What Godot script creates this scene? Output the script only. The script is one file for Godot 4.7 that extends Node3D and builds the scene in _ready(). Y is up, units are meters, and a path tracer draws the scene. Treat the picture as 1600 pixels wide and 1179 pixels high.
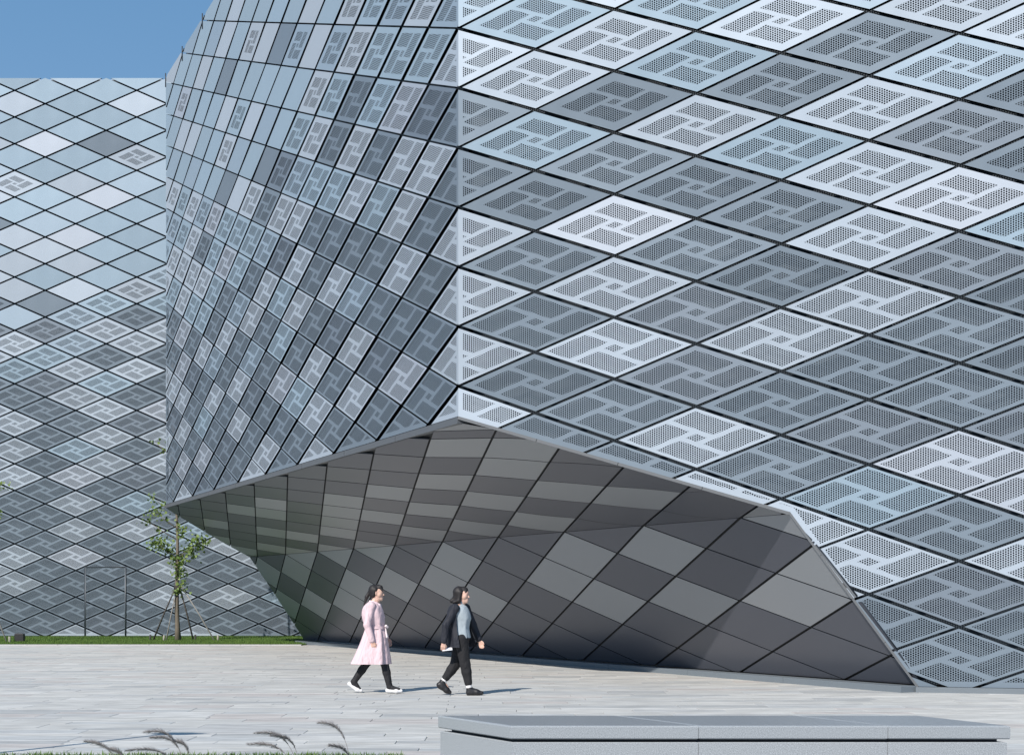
extends Node3D
# A faceted museum clad in perforated rhombic panels, seen across a stone plaza. y is up, the camera looks along -z, units are metres.

const H := 1.0138        # height of one rhombic panel of the museum
const W2 := 1.3577       # half its width
const GROUND_LEVEL := 11.0
const CORNER := Vector3(-0.914, 0.0, -24.45)
const EDGE_Y := 4.556    # lower edge of the overhang
const ROOF_Y := 18.35
const DIR_FRONT := Vector3(0.95744, 0.0, 0.28865)    # from the corner along the front, to the right
const DIR_SIDE := Vector3(-0.42351, 0.0, -0.90589)   # from the corner along the side, to the back
const SIDE_LENGTH := 24.235

var used := {}
var noise_fine: NoiseTexture2D
var panel_cache := {}
var panel_mats := {}

func _ready():
	# ---------------------------------------------------------------- camera, sky, sun, exposure
	var cam := Camera3D.new()
	cam.name = "camera"
	cam.projection = Camera3D.PROJECTION_FRUSTUM
	cam.near = 0.1
	cam.far = 3000.0
	cam.size = 0.1 * 1179.0 / 2246.0
	cam.frustum_offset = Vector2(0.0, 0.1 * 350.5 / 2246.0)
	cam.position = Vector3(0, 1.4, 0)
	add_child(cam)
	cam.current = true
	var env := Environment.new()
	var sky_m := ProceduralSkyMaterial.new()
	sky_m.sky_top_color = Color(0.31, 0.495, 0.672)
	sky_m.sky_horizon_color = Color(0.64, 0.77, 0.90)
	sky_m.sky_curve = 0.16
	sky_m.ground_horizon_color = Color(0.55, 0.6, 0.64)
	sky_m.ground_bottom_color = Color(0.4, 0.42, 0.43)
	sky_m.sun_angle_max = 20.0
	var sky := Sky.new()
	sky.sky_material = sky_m
	env.background_mode = Environment.BG_SKY
	env.sky = sky
	env.tonemap_mode = Environment.TONE_MAPPER_LINEAR
	env.tonemap_exposure = 1.2
	env.sdfgi_enabled = true
	env.ssao_enabled = true
	env.ssil_enabled = true
	var we := WorldEnvironment.new()
	we.name = "world_environment"
	we.environment = env
	add_child(we)
	var sun := DirectionalLight3D.new()
	sun.name = "sun"
	sun.light_energy = 1.45
	sun.light_color = Color(1.0, 0.97, 0.94)
	sun.light_angular_distance = 0.5
	sun.shadow_enabled = true
	add_child(sun)
	sun.look_at_from_position(Vector3.ZERO, Vector3(0.389, -0.629, -0.673))

	noise_fine = noise_tex(11, 0.03, 4, 256)
	stone_tex = noise_tex(31, 0.016, 5, 512, 0.8, 1.0)
	speckle = noise_tex(41, 0.3, 3, 512, 0.55, 1.0)
	sheen = noise_tex(61, 0.009, 2, 256, 0.91, 1.0)
	creases = noise_tex(51, 0.012, 3, 256, 0.0, 1.0)
	build_museum()
	build_ground()
	build_rear_building()
	build_bench()
	build_trees()
	build_lamp()
	build_plumes()
	build_people()

# ==================================================================== helpers
func lin(r: float, g: float, b: float) -> Color:
	return Color(r, g, b).linear_to_srgb()

func mat(r: float, g: float, b: float, rough := 0.8, metal := 0.0) -> StandardMaterial3D:
	var m := StandardMaterial3D.new()
	m.albedo_color = lin(r, g, b)
	m.roughness = rough
	m.metallic = metal
	return m

func noise_tex(sd: int, freq: float, octaves: int, size: int, low := 0.8, high := 1.0) -> NoiseTexture2D:
	var n := FastNoiseLite.new()
	n.seed = sd
	n.frequency = freq
	n.fractal_octaves = octaves
	var t := NoiseTexture2D.new()
	t.width = size
	t.height = size
	t.seamless = true
	t.noise = n
	var ramp := Gradient.new()
	ramp.set_color(0, Color(low, low, low))
	ramp.set_color(1, Color(high, high, high))
	t.color_ramp = ramp
	return t

func numbered(called: String) -> String:
	if not used.has(called):
		used[called] = 0
		return called
	used[called] += 1
	return "%s_%03d" % [called, used[called]]

func tag(o: Node, label: String, category: String, group := "", kind := ""):
	if label: o.set_meta("label", label)
	if category: o.set_meta("category", category)
	if group: o.set_meta("group", group)
	if kind: o.set_meta("kind", kind)

func thing(called: String, at: Vector3, label: String, category: String, group := "") -> Node3D:
	var o := Node3D.new()
	o.name = numbered(called)
	o.position = at
	add_child(o, true)
	tag(o, label, category, group)
	return o

func part(called: String, mesh: Mesh, m: Material, parent: Node) -> MeshInstance3D:
	var o := MeshInstance3D.new()
	o.name = numbered(called) if parent == self else called
	o.mesh = mesh
	if m: o.material_override = m
	parent.add_child(o, true)
	return o

func new_st() -> SurfaceTool:
	var st := SurfaceTool.new()
	st.begin(Mesh.PRIMITIVE_TRIANGLES)
	return st

func quad(st: SurfaceTool, a: Vector3, b: Vector3, c: Vector3, d: Vector3):   # clockwise seen from the front
	for p in [a, b, c, a, c, d]: st.add_vertex(p)

func box(st: SurfaceTool, lo: Vector3, hi: Vector3, bevel := 0.0):
	if bevel > 0.0:
		bevel_box(st, lo, hi, bevel)
		return
	var p := []
	for i in 8: p.append(Vector3(hi.x if i & 1 else lo.x, hi.y if i & 2 else lo.y, hi.z if i & 4 else lo.z))
	quad(st, p[4], p[6], p[7], p[5])
	quad(st, p[1], p[3], p[2], p[0])
	quad(st, p[5], p[7], p[3], p[1])
	quad(st, p[0], p[2], p[6], p[4])
	quad(st, p[6], p[2], p[3], p[7])
	quad(st, p[0], p[4], p[5], p[1])

func bevel_box(st: SurfaceTool, lo: Vector3, hi: Vector3, b: float):
	var poly := PackedVector2Array([Vector2(lo.x, lo.z), Vector2(hi.x, lo.z), Vector2(hi.x, hi.z), Vector2(lo.x, hi.z)])
	bevel_prism(st, poly, lo.y, hi.y, b)

func bevel_prism(st: SurfaceTool, poly: PackedVector2Array, y0: float, y1: float, b: float):   # a convex outline in x, z with chamfered top and bottom edges
	var n := poly.size()
	var mid := Vector2.ZERO
	for p in poly: mid += p / n
	var rings := []
	for s in [[y0, b], [y0 + b, 0.0], [y1 - b, 0.0], [y1, b]]:
		var ring := []
		for p in poly:
			var q: Vector2 = p - (p - mid).normalized() * s[1] * 1.4
			ring.append(Vector3(q.x, s[0], q.y))
		rings.append(ring)
	for r in 3:
		for i in n:
			var j := (i + 1) % n
			quad(st, rings[r][i], rings[r + 1][i], rings[r + 1][j], rings[r][j]) if turn_of(poly) < 0.0 else quad(st, rings[r][j], rings[r + 1][j], rings[r + 1][i], rings[r][i])
	for i in range(1, n - 1):
		st.add_vertex(rings[3][0])
		st.add_vertex(rings[3][i])
		st.add_vertex(rings[3][i + 1])
		st.add_vertex(rings[0][0])
		st.add_vertex(rings[0][i + 1])
		st.add_vertex(rings[0][i])

func turn_of(poly: PackedVector2Array) -> float:
	var a := 0.0
	for i in poly.size(): a += poly[i].cross(poly[(i + 1) % poly.size()])
	return a

func tube(st: SurfaceTool, pts: Array, radii: Array, sides := 8):
	var rings := []
	for i in pts.size():
		var d: Vector3 = (pts[mini(i + 1, pts.size() - 1)] - pts[maxi(i - 1, 0)]).normalized()
		var u := d.cross(Vector3(0.31, 0.17, 0.93)).normalized()
		var v := d.cross(u)
		var ring := []
		for k in sides:
			var a := TAU * k / sides
			ring.append(pts[i] + (u * cos(a) + v * sin(a)) * float(radii[i]))
		rings.append(ring)
	for i in pts.size() - 1:
		for k in sides:
			var j := (k + 1) % sides
			quad(st, rings[i][k], rings[i][j], rings[i + 1][j], rings[i + 1][k])
	for k in range(1, sides - 1):
		var last: Array = rings[-1]
		for p in [last[0], last[k], last[k + 1]]: st.add_vertex(p)
		for p in [rings[0][0], rings[0][k + 1], rings[0][k]]: st.add_vertex(p)

func finish(st: SurfaceTool) -> ArrayMesh:
	st.generate_normals()
	return st.commit()

func finish_flat(st: SurfaceTool) -> ArrayMesh:
	st.set_smooth_group(-1)
	return st.commit()

func fan(st: SurfaceTool, poly: PackedVector2Array, z: float, uv_tile: Vector2 = Vector2.ONE, uv_from := Vector2.ZERO):   # facing +z
	var tri := Geometry2D.triangulate_polygon(poly)
	for i in range(0, tri.size(), 3):
		var a := poly[tri[i]]
		var b := poly[tri[i + 1]]
		var c := poly[tri[i + 2]]
		if (b - a).cross(c - a) > 0.0:
			var t := b
			b = c
			c = t
		for p in [a, b, c]:
			st.set_normal(Vector3(0, 0, 1))
			st.set_uv((p + uv_from) / uv_tile)
			st.add_vertex(Vector3(p.x, p.y, z))

func rim(st: SurfaceTool, poly: PackedVector2Array, z0: float, z1: float):
	var ccw := turn_of(poly) > 0.0
	for i in poly.size():
		var a := poly[i]
		var b := poly[(i + 1) % poly.size()]
		if not ccw:
			var t := a
			a = b
			b = t
		var n := Vector3((b - a).y, -(b - a).x, 0).normalized()
		for p in [Vector3(a.x, a.y, z1), Vector3(b.x, b.y, z0), Vector3(b.x, b.y, z1), Vector3(a.x, a.y, z1), Vector3(a.x, a.y, z0), Vector3(b.x, b.y, z0)]:
			st.set_normal(n)
			st.set_uv(Vector2.ZERO)
			st.add_vertex(p)

# ==================================================================== perforated panels
const HOLE_TILE := Vector2(0.074, 0.036)

func hole_texture() -> ImageTexture:
	var w := 74
	var h := 36
	var im := Image.create(w, h, false, Image.FORMAT_RGBA8)
	for y in h:
		for x in w:
			var d := 1e9
			for c in [Vector2(18.5, 9), Vector2(55.5, 27), Vector2(18.5, 45), Vector2(55.5, -9)]:
				d = minf(d, Vector2(x + 0.5, y + 0.5).distance_to(c))
			var a := clampf((d - 14.0) * 0.5 + 0.5, 0.0, 1.0)
			im.set_pixel(x, y, Color(1, 1, 1, a))
	return ImageTexture.create_from_image(im)

var holes: ImageTexture
var stone_tex: Texture2D
var speckle: Texture2D
var creases: Texture2D
var sheen: Texture2D
var museum: Node3D

func panel_material(tone: String, variant: int, perforated: bool) -> StandardMaterial3D:
	var key := "%s%d%s" % [tone, variant, perforated]
	if panel_mats.has(key): return panel_mats[key]
	var base: Vector3 = {"l": Vector3(0.345, 0.40, 0.455), "b": Vector3(0.262, 0.345, 0.41), "d": Vector3(0.156, 0.198, 0.238)}[tone]
	base *= [1.0, 0.95, 1.04, 0.97, 1.02][variant]
	if variant == 3: base *= Vector3(1.03, 1.0, 1.0)
	var m := mat(base.x, base.y, base.z, [0.74, 0.8, 0.68, 0.62, 0.77][variant], 0.3)
	m.roughness_texture = sheen
	m.uv1_triplanar = not perforated
	if not perforated: m.uv1_scale = Vector3(0.45, 0.45, 0.45)
	if perforated:
		if holes == null: holes = hole_texture()
		m.albedo_texture = holes
		m.roughness_texture = null
		m.transparency = BaseMaterial3D.TRANSPARENCY_ALPHA_SCISSOR
		m.alpha_scissor_threshold = 0.5
	panel_mats[key] = m
	return m

# One rhombic sheet: a folded pan whose face carries five perforated fields set in a pinwheel.
# half sizes, gap, share of the face that is perforated (0 = solid), thickness, and for a cut panel the facade outline moved to the panel's centre.
func panel_mesh(hw: float, hh: float, gap: Vector2, share: float, thick: float, outline: PackedVector2Array, uv_from: Vector2) -> ArrayMesh:
	var edge := Vector2(hw, hh).length()
	var reach := hw * hh / edge
	var along_u := Vector2(-hw, -hh) * (1.0 - gap.x / reach)     # from the top towards the left corner
	var along_v := Vector2(hw, -hh) * (1.0 - gap.y / reach)      # from the top towards the right corner
	var top := -(along_u + along_v) / 2.0
	var left := top + along_u
	var right := top + along_v
	var rhomb := PackedVector2Array([top, left, -top, right])
	var cut := outline.size() > 0
	var frame := new_st()
	var field := new_st()
	var side := new_st()
	var faces := [rhomb]
	var inner := PackedVector2Array()
	if cut:
		faces = Geometry2D.intersect_polygons(rhomb, outline)
		if faces.is_empty(): return null
		var shrunk := Geometry2D.offset_polygon(outline, -0.085)
		if shrunk.size() > 0: inner = shrunk[0]
	for f in faces: rim(side, f, -thick, 0.0)
	var any_field := false
	if share <= 0.0:
		for f in faces: fan(frame, f, 0.0)
	else:
		var m := (1.0 - share) / 2.0
		var at := func(u: float, v: float) -> Vector2: return top + (left - top) * (m + u * share) + (right - top) * (m + v * share)
		var e := m / share
		var a := 0.335
		var b := 0.425
		var c := 0.575
		var d := 0.665
		var fields := [[0, a, 0, c], [0, c, d, 1], [d, 1, b, 1], [b, 1, 0, a], [b, c, b, c]]
		var frames := [[-e, 0, -e, 1 + e], [1, 1 + e, -e, 1 + e], [0, 1, -e, 0], [0, 1, 1, 1 + e], [0, a, c, d], [c, d, d, 1], [d, 1, a, b], [a, b, 0, a], [a, b, a, d], [c, d, a, d], [b, c, a, b], [b, c, c, d]]
		for r in frames:
			var q := PackedVector2Array([at.call(r[0], r[2]), at.call(r[1], r[2]), at.call(r[1], r[3]), at.call(r[0], r[3])])
			for f in (Geometry2D.intersect_polygons(q, outline) if cut else [q]): fan(frame, f, 0.0)
		for r in fields:
			var q := PackedVector2Array([at.call(r[0], r[2]), at.call(r[1], r[2]), at.call(r[1], r[3]), at.call(r[0], r[3])])
			if not cut:
				fan(field, q, 0.0, HOLE_TILE, uv_from)
				any_field = true
				continue
			for f in Geometry2D.intersect_polygons(q, inner):
				fan(field, f, 0.0, HOLE_TILE, uv_from)
				any_field = true
			for whole in Geometry2D.intersect_polygons(q, outline):
				for f in Geometry2D.clip_polygons(whole, inner): fan(frame, f, 0.0)
	var mesh := frame.commit()
	var order := "f" if mesh.get_surface_count() == 1 else ""
	side.commit(mesh)
	order += "s"
	if any_field:
		field.commit(mesh)
		order += "p"
	mesh.set_meta("order", order)
	return mesh

func panel(parent: Node3D, called: String, centre: Vector2, hw: float, hh: float, gap: Vector2, tone: String, share: float, thick: float, facade: PackedVector2Array, edge_material: Material):
	var cut := false
	for p in [Vector2(0, hh), Vector2(-hw, 0), Vector2(0, -hh), Vector2(hw, 0)]:
		var q: Vector2 = centre + p * 0.97
		if not Geometry2D.is_point_in_polygon(q, facade): cut = true
	var rng := hash(Vector2i(int(round(centre.x * 100)), int(round(centre.y * 100))))
	var mesh: ArrayMesh
	if cut:
		var moved := PackedVector2Array()
		for p in facade: moved.append(p - centre)
		mesh = panel_mesh(hw, hh, gap, share, thick, moved, Vector2.ZERO)
		if mesh == null or mesh.get_surface_count() == 0 or mesh.get_aabb().size.length() < 0.12: return
	else:
		var key := "%.3f %s %.3f %.3f" % [hw, gap, share, thick]
		if not panel_cache.has(key): panel_cache[key] = panel_mesh(hw, hh, gap, share, thick, PackedVector2Array(), Vector2.ZERO)
		mesh = panel_cache[key]
	var o := MeshInstance3D.new()
	o.name = called
	o.mesh = mesh
	var v := (absi(rng) / 7) % 5
	var order: String = mesh.get_meta("order")
	for n in mini(order.length(), mesh.get_surface_count()):
		o.set_surface_override_material(n, edge_material if order[n] == "s" else panel_material(tone, v, order[n] == "p"))
	# every pan hangs a hair differently from its neighbours
	o.position = Vector3(centre.x, centre.y, ((rng >> 8) % 5) * 0.0012)
	if not cut: o.rotation = Vector3(((rng >> 4) % 9 - 4) * 0.002, ((rng >> 12) % 9 - 4) * 0.002, 0)
	parent.add_child(o, true)

func tone_at(columns: Dictionary, c: int, i: int, high: float) -> String:   # i counts panels from the bottom; high is 0 at the ground, 1 at the roof
	if columns.has(c) and i >= 0 and i < columns[c].length(): return columns[c][i]
	var r := absi(hash(Vector2i(c * 31 + 7, i * 17 + 3))) % 100
	var s := "D" if r < 46.0 * (1.0 - high) + 8.0 else ("B" if r > 66 else "L")
	return s

# ==================================================================== the museum
func build_museum():
	var root := thing("museum_building", CORNER, "faceted grey museum clad in perforated rhombic metal panels, overhanging the plaza", "building")
	museum = root
	var dark := mat(0.010, 0.020, 0.030, 0.7)
	var edge := mat(0.02, 0.026, 0.034, 0.5)
	# ---- the front, to the right of the corner
	var kink := Vector2(5.576, 2.826)
	var foot := Vector2(7.592 - 0.05, 0.09)
	var front_shape := PackedVector2Array([Vector2(0.0, EDGE_Y), kink, foot, Vector2(16.3, 0.09), Vector2(16.3, ROOF_Y), Vector2(0, ROOF_Y)])
	var front := wall_sheet("front_facade", front_shape, -0.2, 0.12, dark, root)
	front.basis = Basis(DIR_FRONT, Vector3.UP, DIR_FRONT.cross(Vector3.UP))
	var tones := {
		0: "LLLLDDLBLL", 1: "DDDDDBLBBLD", 2: "DDLLLDDLLB", 3: "LLDDDDLBBLD", 4: "LLDDLDDBDLLB", 5: "DDLBDDLLLLDBL", 6: "DDDLDDDLDBLLB", 7: "DDLLDDDBDDLDL"}
	var first := {0: 6.5, 1: 7.0, 2: 7.5, 3: 8.0, 4: 9.5, 5: 11.0, 6: 10.5, 7: 11.0}
	for c in range(0, 13):
		var start: float = first.get(c, 10.5 if c % 2 == 0 else 11.0)
		var i := 0
		var l := start
		while l > -7.7:
			var share := 0.76
			if l > 3.6: share = 0.83
			if l > 4.8: share = 0.89
			if l > 7.2: share = 0.92
			if (absi(hash(Vector2i(c, int(l * 2)))) % 7) == 0: share -= 0.05
			var t := tone_at(tones, c, i, clampf((11.0 - l) / 18.0, 0, 1))
			panel(front, "perforated_panel", Vector2(c * W2, (GROUND_LEVEL - l) * H), W2, H / 2, Vector2(0.028, 0.02), t.to_lower(), share, 0.07, front_shape, edge)
			i += 1
			l -= 1.0
	# ---- the side, receding to the left of the corner
	var side_shape := PackedVector2Array([Vector2(-SIDE_LENGTH, EDGE_Y), Vector2(0, EDGE_Y), Vector2(0, ROOF_Y), Vector2(-SIDE_LENGTH, ROOF_Y)])
	var side := wall_sheet("side_facade", side_shape, -0.2, 0.12, dark, root)
	side.basis = Basis(-DIR_SIDE, Vector3.UP, (-DIR_SIDE).cross(Vector3.UP))
	var rows := {
		0: "LLLLDDLBLLBB", 1: "DDDDLDBLBB", 2: "DLDLLLLBBB", 3: "DDDDBDBBBLB", 4: "DLLBDLLDLLB", 5: "DDDLDBDBBbbl", 6: "LLLDDDBLLllbb", 7: "DBDLLLBBbBbbl", 8: "DDLBBDLDbbdbbl",
		9: "LDDDLBDdbblbbl", 10: "LDDBLDBLblbLblb", 11: "DLLDBBBlbBbblb", 12: "DDDDLDLBdLldlbb", 13: "DDLBDBBLbbbbbbl", 14: "DLBDLBLDBbbblbb", 15: "DDDDDBLLLblbbb", 16: "LLLLLLLLBBblLbb", 17: "DDDLDDBLBLbbbll", 18: "DDLDLDDLBBlbbbb"}
	for c in range(0, 19):
		var i := 0
		var l := 6.5 if c % 2 == 0 else 6.0
		if c % 2 == 1: l = 6.0
		if c % 2 == 1 : panel(side, "rhombic_panel", Vector2(-c * W2, (GROUND_LEVEL - 7.0) * H), W2, H / 2, Vector2(0.017, 0.048), "d", 0.9, 0.09, side_shape, edge)
		while l > -7.7:
			var t := tone_at(rows, c, i, clampf((6.5 - l) / 14.0, 0, 1))
			var share := clampf(0.64 + (l + 4.0 - c * 0.12) * 0.045, 0.62, 0.91)
			share = snappedf(share, 0.05)
			if t == t.to_lower(): share = 0.0
			panel(side, "rhombic_panel", Vector2(-c * W2, (GROUND_LEVEL - l) * H), W2, H / 2, Vector2(0.017, 0.048), t.to_lower(), share, 0.09, side_shape, edge)
			i += 1
			l -= 1.0
	# fins that stand up where the joints meet the roof edge
	for c in [18, 16, 14, 12, 10]:
		var st := new_st()
		var fx := maxf(-c * W2, -SIDE_LENGTH + 0.03)
		box(st, Vector3(fx - 0.01, ROOF_Y - 0.35, 0.004), Vector3(fx + 0.01, ROOF_Y + 0.1, 0.035))
		part("fin", finish(st), edge, side)
	# ---- grey trim along the lower edges
	var trim_m := mat(0.13, 0.138, 0.145, 0.5, 0.4)
	for i in 8:
		var st := new_st()
		var x1 := -0.012 - i * 3.04
		box(st, Vector3(maxf(x1 - 3.02, -SIDE_LENGTH), EDGE_Y - 0.125, -0.28), Vector3(x1, EDGE_Y - 0.012, 0.012), 0.006)
		part("edge_trim", finish_flat(st), trim_m, side)
	for e in [[Vector2(0.0, EDGE_Y), kink, 0.05], [kink, foot, 0.035]]:
		var d: Vector2 = (e[1] - e[0]).normalized()
		var n := Vector2(d.y, -d.x)
		for i in 4:
			var a: Vector2 = e[0].lerp(e[1], i / 4.0)
			var b: Vector2 = e[0].lerp(e[1], (i + 0.994) / 4.0)
			var p := PackedVector2Array([a, b, b + n * e[2], a + n * e[2]])
			var st := new_st()
			fan(st, p, 0.008)
			rim(st, p, -0.3, 0.008)
			part("edge_trim", st.commit(), trim_m, front)
	# ---- roof and rear walls close the body
	var cap := new_st()
	var plan := PackedVector2Array([Vector2(0, 0), Vector2(DIR_FRONT.x, DIR_FRONT.z) * 16.3, Vector2(DIR_FRONT.x, DIR_FRONT.z) * 16.3 + Vector2(9, -26), Vector2(DIR_SIDE.x, DIR_SIDE.z) * SIDE_LENGTH + Vector2(12, -5), Vector2(DIR_SIDE.x, DIR_SIDE.z) * SIDE_LENGTH])
	var mid := Vector2.ZERO
	for p in plan: mid += p / plan.size()
	var small := PackedVector2Array()
	for p in plan: small.append(p + (mid - p).normalized() * 0.22)
	bevel_prism(cap, small, ROOF_Y - 0.3, ROOF_Y - 0.02, 0.02)
	part("roof", finish(cap), mat(0.3, 0.32, 0.34, 0.7), root)
	var rear_m := mat(0.2, 0.21, 0.23, 0.6)
	for s in [[1, 2], [2, 3], [3, 4]]:
		var a: Vector2 = small[s[0]]
		var b: Vector2 = small[s[1]]
		var st := new_st()
		var n := (b - a).orthogonal().normalized() * 0.15
		var low := 0.0
		bevel_prism(st, PackedVector2Array([a + n, b + n, b - n, a - n]), low if s[0] < 3 else 4.6, ROOF_Y - 0.32, 0.01)
		part("rear_wall", finish(st), rear_m, root)
	build_soffit(root, edge)

func wall_sheet(called: String, shape: PackedVector2Array, z: float, thick: float, m: Material, parent: Node) -> MeshInstance3D:
	var st := new_st()
	var inset := PackedVector2Array(Geometry2D.offset_polygon(shape, -0.02)[0])
	fan(st, inset, z)
	rim(st, inset, z - thick, z)
	return part(called, st.commit(), m, parent)

# ---- the folded underside: a ceiling from the overhang's edge to a crease, then a leaning wall from the crease to the ground
const DIR_WALL := Vector3(-0.45527, 0.0, -0.89035)
const K_A := 6.3836      # the corner, on the scale on which the long joints are whole numbers
const K_K := 11.44       # the kink of the front's lower edge

func soffit_top(k: float) -> Vector3:
	if k > 6.0 and k < 7.0: return soffit_top(6.0).lerp(soffit_top(7.0), k - 6.0)
	if k <= K_A: return DIR_SIDE * ((K_A - k) * 3.04) + Vector3(0, EDGE_Y - 0.13, 0)
	var s := (k - K_A) * 1.1026
	return DIR_FRONT * s + Vector3(0, lerpf(EDGE_Y - 0.04, 2.80, s / 5.576), 0)

func soffit_crease(k: float) -> Vector3:
	return DIR_FRONT * 5.576 + DIR_WALL * ((K_K - k) * 3.02) + Vector3(0, 2.80 + (K_K - k) * 0.0128, 0)

func soffit_foot(k: float) -> Vector3:
	return DIR_FRONT * 7.592 + DIR_WALL * ((14.62 - k) * 2.909) + Vector3(0, 0.11, 0)

func soffit_at(k: float, t: float) -> Vector3:
	return soffit_crease(k).lerp(soffit_top(k), t) if t >= 0.0 else soffit_crease(k).lerp(soffit_foot(k), -t)

func soffit_normal(k: float, t: float) -> Vector3:
	var e := 0.02
	var t0 := t
	var t1 := t + e
	if t >= 0.0 and t1 > 1.0:
		t0 = t - e
		t1 = t
	if t < 0.0 and t1 > 0.0:
		t0 = t - e
		t1 = t - 1e-4
	var du := soffit_at(k + e, t) - soffit_at(k - e, t)
	var dv := soffit_at(k, t1) - soffit_at(k, t0)
	var n := du.cross(dv).normalized()
	if n.y > 0.0: n = -n
	return n

func build_soffit(root: Node3D, edge: Material):
	# (k * 3, t * 6) is the plane in which panels are cut
	var upper := PackedVector2Array([Vector2(-1.588 * 3, 6), Vector2(K_K * 3 - 0.25, 6), Vector2(K_K * 3 - 0.25, 0), Vector2(1.705 * 3, 0)])
	var lower := PackedVector2Array([Vector2(1.705 * 3, 0), Vector2(K_K * 3, 0), Vector2(14.62 * 3, -6), Vector2(4.536 * 3, -6)])
	# backing
	var st := new_st()
	for half in 2:
		for i in 64:
			for j in 12:
				var ks := []
				for c in [[0, 0], [1, 0], [1, 1], [0, 1]]:
					var t: float = (j + c[1]) / 12.0
					var k0 := lerpf(1.705, -1.588, t) if half == 0 else lerpf(1.705, 4.536, t)
					var k1 := lerpf(K_K, K_K - 0.05, t) if half == 0 else lerpf(K_K, 14.62, t)
					var k := lerpf(k0 + 0.02, k1 - 0.02, (i + c[0]) / 64.0)
					t = t if half == 0 else -t
					ks.append(soffit_at(k, t) - soffit_normal(k, clampf(t, -0.98, 0.98)) * 0.05)
				if half == 0: quad(st, ks[0], ks[1], ks[2], ks[3])
				else: quad(st, ks[3], ks[2], ks[1], ks[0])
	var back := part("soffit", finish(st), mat(0.015, 0.017, 0.019, 0.7), root)
	var light := []
	var dark := []
	for v in 3:
		light.append(mat(0.255 + v * 0.012, 0.272 + v * 0.012, 0.292 + v * 0.01, 0.34 + v * 0.05, 0.36))
		dark.append(mat(0.086 + v * 0.01, 0.094 + v * 0.009, 0.116 + v * 0.008, 0.34 + v * 0.05, 0.36))
	# the gusset under the corner
	var g := [soffit_top(6.02) + Vector3(0, 0.004, 0), Vector3(-0.02, EDGE_Y - 0.1, -0.06), soffit_top(6.98) + Vector3(0, 0.004, 0)]
	st = new_st()
	for p in [g[0], g[1], g[2], g[0] + Vector3(0, 0.05, 0), g[2] + Vector3(0, 0.05, 0), g[1] + Vector3(0, 0.05, 0)]: st.add_vertex(p)
	part("soffit_panel", finish_flat(st), light[1], back)
	# rows counted downwards from the crease; a light panel's rows by column
	var lit := {0: [-1, -3, -4, -6], 1: [-2, -7], 2: [0, -2, -4, -6, -7], 3: [0, 2, -1, -3], 4: [2, -1, -3, -4, -5, -6], 5: [-1, 1, 2, -4, -6], 6: [1, -2, -4, -6, -8], 7: [0, 1, -2, -4, -6, -7], 8: [2, -2, -4], 9: [0, 1, -3], 10: [0, 2], 11: [-1, 2], 12: [0, 1, 2]}
	for k in range(-2, 15):
		for r in range(-9, 8):
			var shade: Array = light if lit.has(k) and r in lit[k] else dark
			var m: Material = shade[absi(hash(Vector2i(k, r))) % 3]
			for half in 2:
				var pieces := soffit_cell(k, r, half == 0, upper if half == 0 else lower)
				for p in pieces: soffit_panel(back, p, m, edge)

func soffit_rows(k: float, is_upper: bool) -> float:   # how many panel edges fit along a long joint
	var k2 := clampf(k, -1.6, 11.3) if is_upper else clampf(k, 1.0, 14.6)
	return maxf(0.3, ((soffit_top(k2) if is_upper else soffit_foot(k2)) - soffit_crease(k2)).length() / 1.449)

func soffit_cell(k: int, r: int, is_upper: bool, shape: PackedVector2Array) -> Array:
	var n0 := soffit_rows(k, is_upper)
	var n1 := soffit_rows(k + 1, is_upper)
	var g := 0.014
	var q := PackedVector2Array()
	for c in [[g, 0.0], [1.0 - g, 0.0], [1.0 - g, 1.0], [g, 1.0]]:
		var a: float = c[0]
		var y: float = lerpf(-(r + c[1]) / n0, -(r + 1 + c[1]) / n1, a)
		q.append(Vector2((k + a) * 3.0, y * 6.0))
	var out := []
	for p in Geometry2D.intersect_polygons(q, shape):
		for s in Geometry2D.offset_polygon(p, -0.012):
			if absf(turn_of(s)) > 0.04: out.append(s)
	return out

func soffit_panel(parent: Node3D, poly: PackedVector2Array, m: Material, edge: Material):
	# split where the panel bends with the corner and into strips, so that it follows the warped surface
	var k_min := 1e9
	var k_max := -1e9
	for p in poly:
		k_min = minf(k_min, p.x)
		k_max = maxf(k_max, p.x)
	var cuts := [k_min - 1.0]
	var at := k_min + 0.5
	while at < k_max - 0.2:
		cuts.append(at)
		at += 0.5
	cuts.append(k_max + 1.0)
	var face := new_st()
	for i in cuts.size() - 1:
		var strip := PackedVector2Array([Vector2(cuts[i], -9), Vector2(cuts[i + 1], -9), Vector2(cuts[i + 1], 9), Vector2(cuts[i], 9)])
		for f in Geometry2D.intersect_polygons(poly, strip):
			var tri := Geometry2D.triangulate_polygon(f)
			for j in range(0, tri.size(), 3):
				var pts := []
				for c in 3: pts.append(soffit_lift(f[tri[j + c]], 0.0))
				var n := soffit_normal(f[tri[j]].x / 3.0, clampf(f[tri[j]].y / 6.0, -0.97, 0.97))
				if (pts[1] - pts[0]).cross(pts[2] - pts[0]).dot(n) > 0.0: pts = [pts[0], pts[2], pts[1]]
				for p in pts: face.add_vertex(p)
	face.generate_normals()
	var mesh := face.commit()
	var side := new_st()
	for i in poly.size():
		var a := poly[i]
		var b := poly[(i + 1) % poly.size()]
		quad(side, soffit_lift(a, 0.0), soffit_lift(b, 0.0), soffit_lift(b, 0.035), soffit_lift(a, 0.035))
	side.generate_normals()
	side.commit(mesh)
	if mesh.get_surface_count() < 2: return
	var o := MeshInstance3D.new()
	o.name = "soffit_panel"
	o.mesh = mesh
	o.set_surface_override_material(0, m)
	o.set_surface_override_material(1, edge)
	parent.add_child(o, true)

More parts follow.
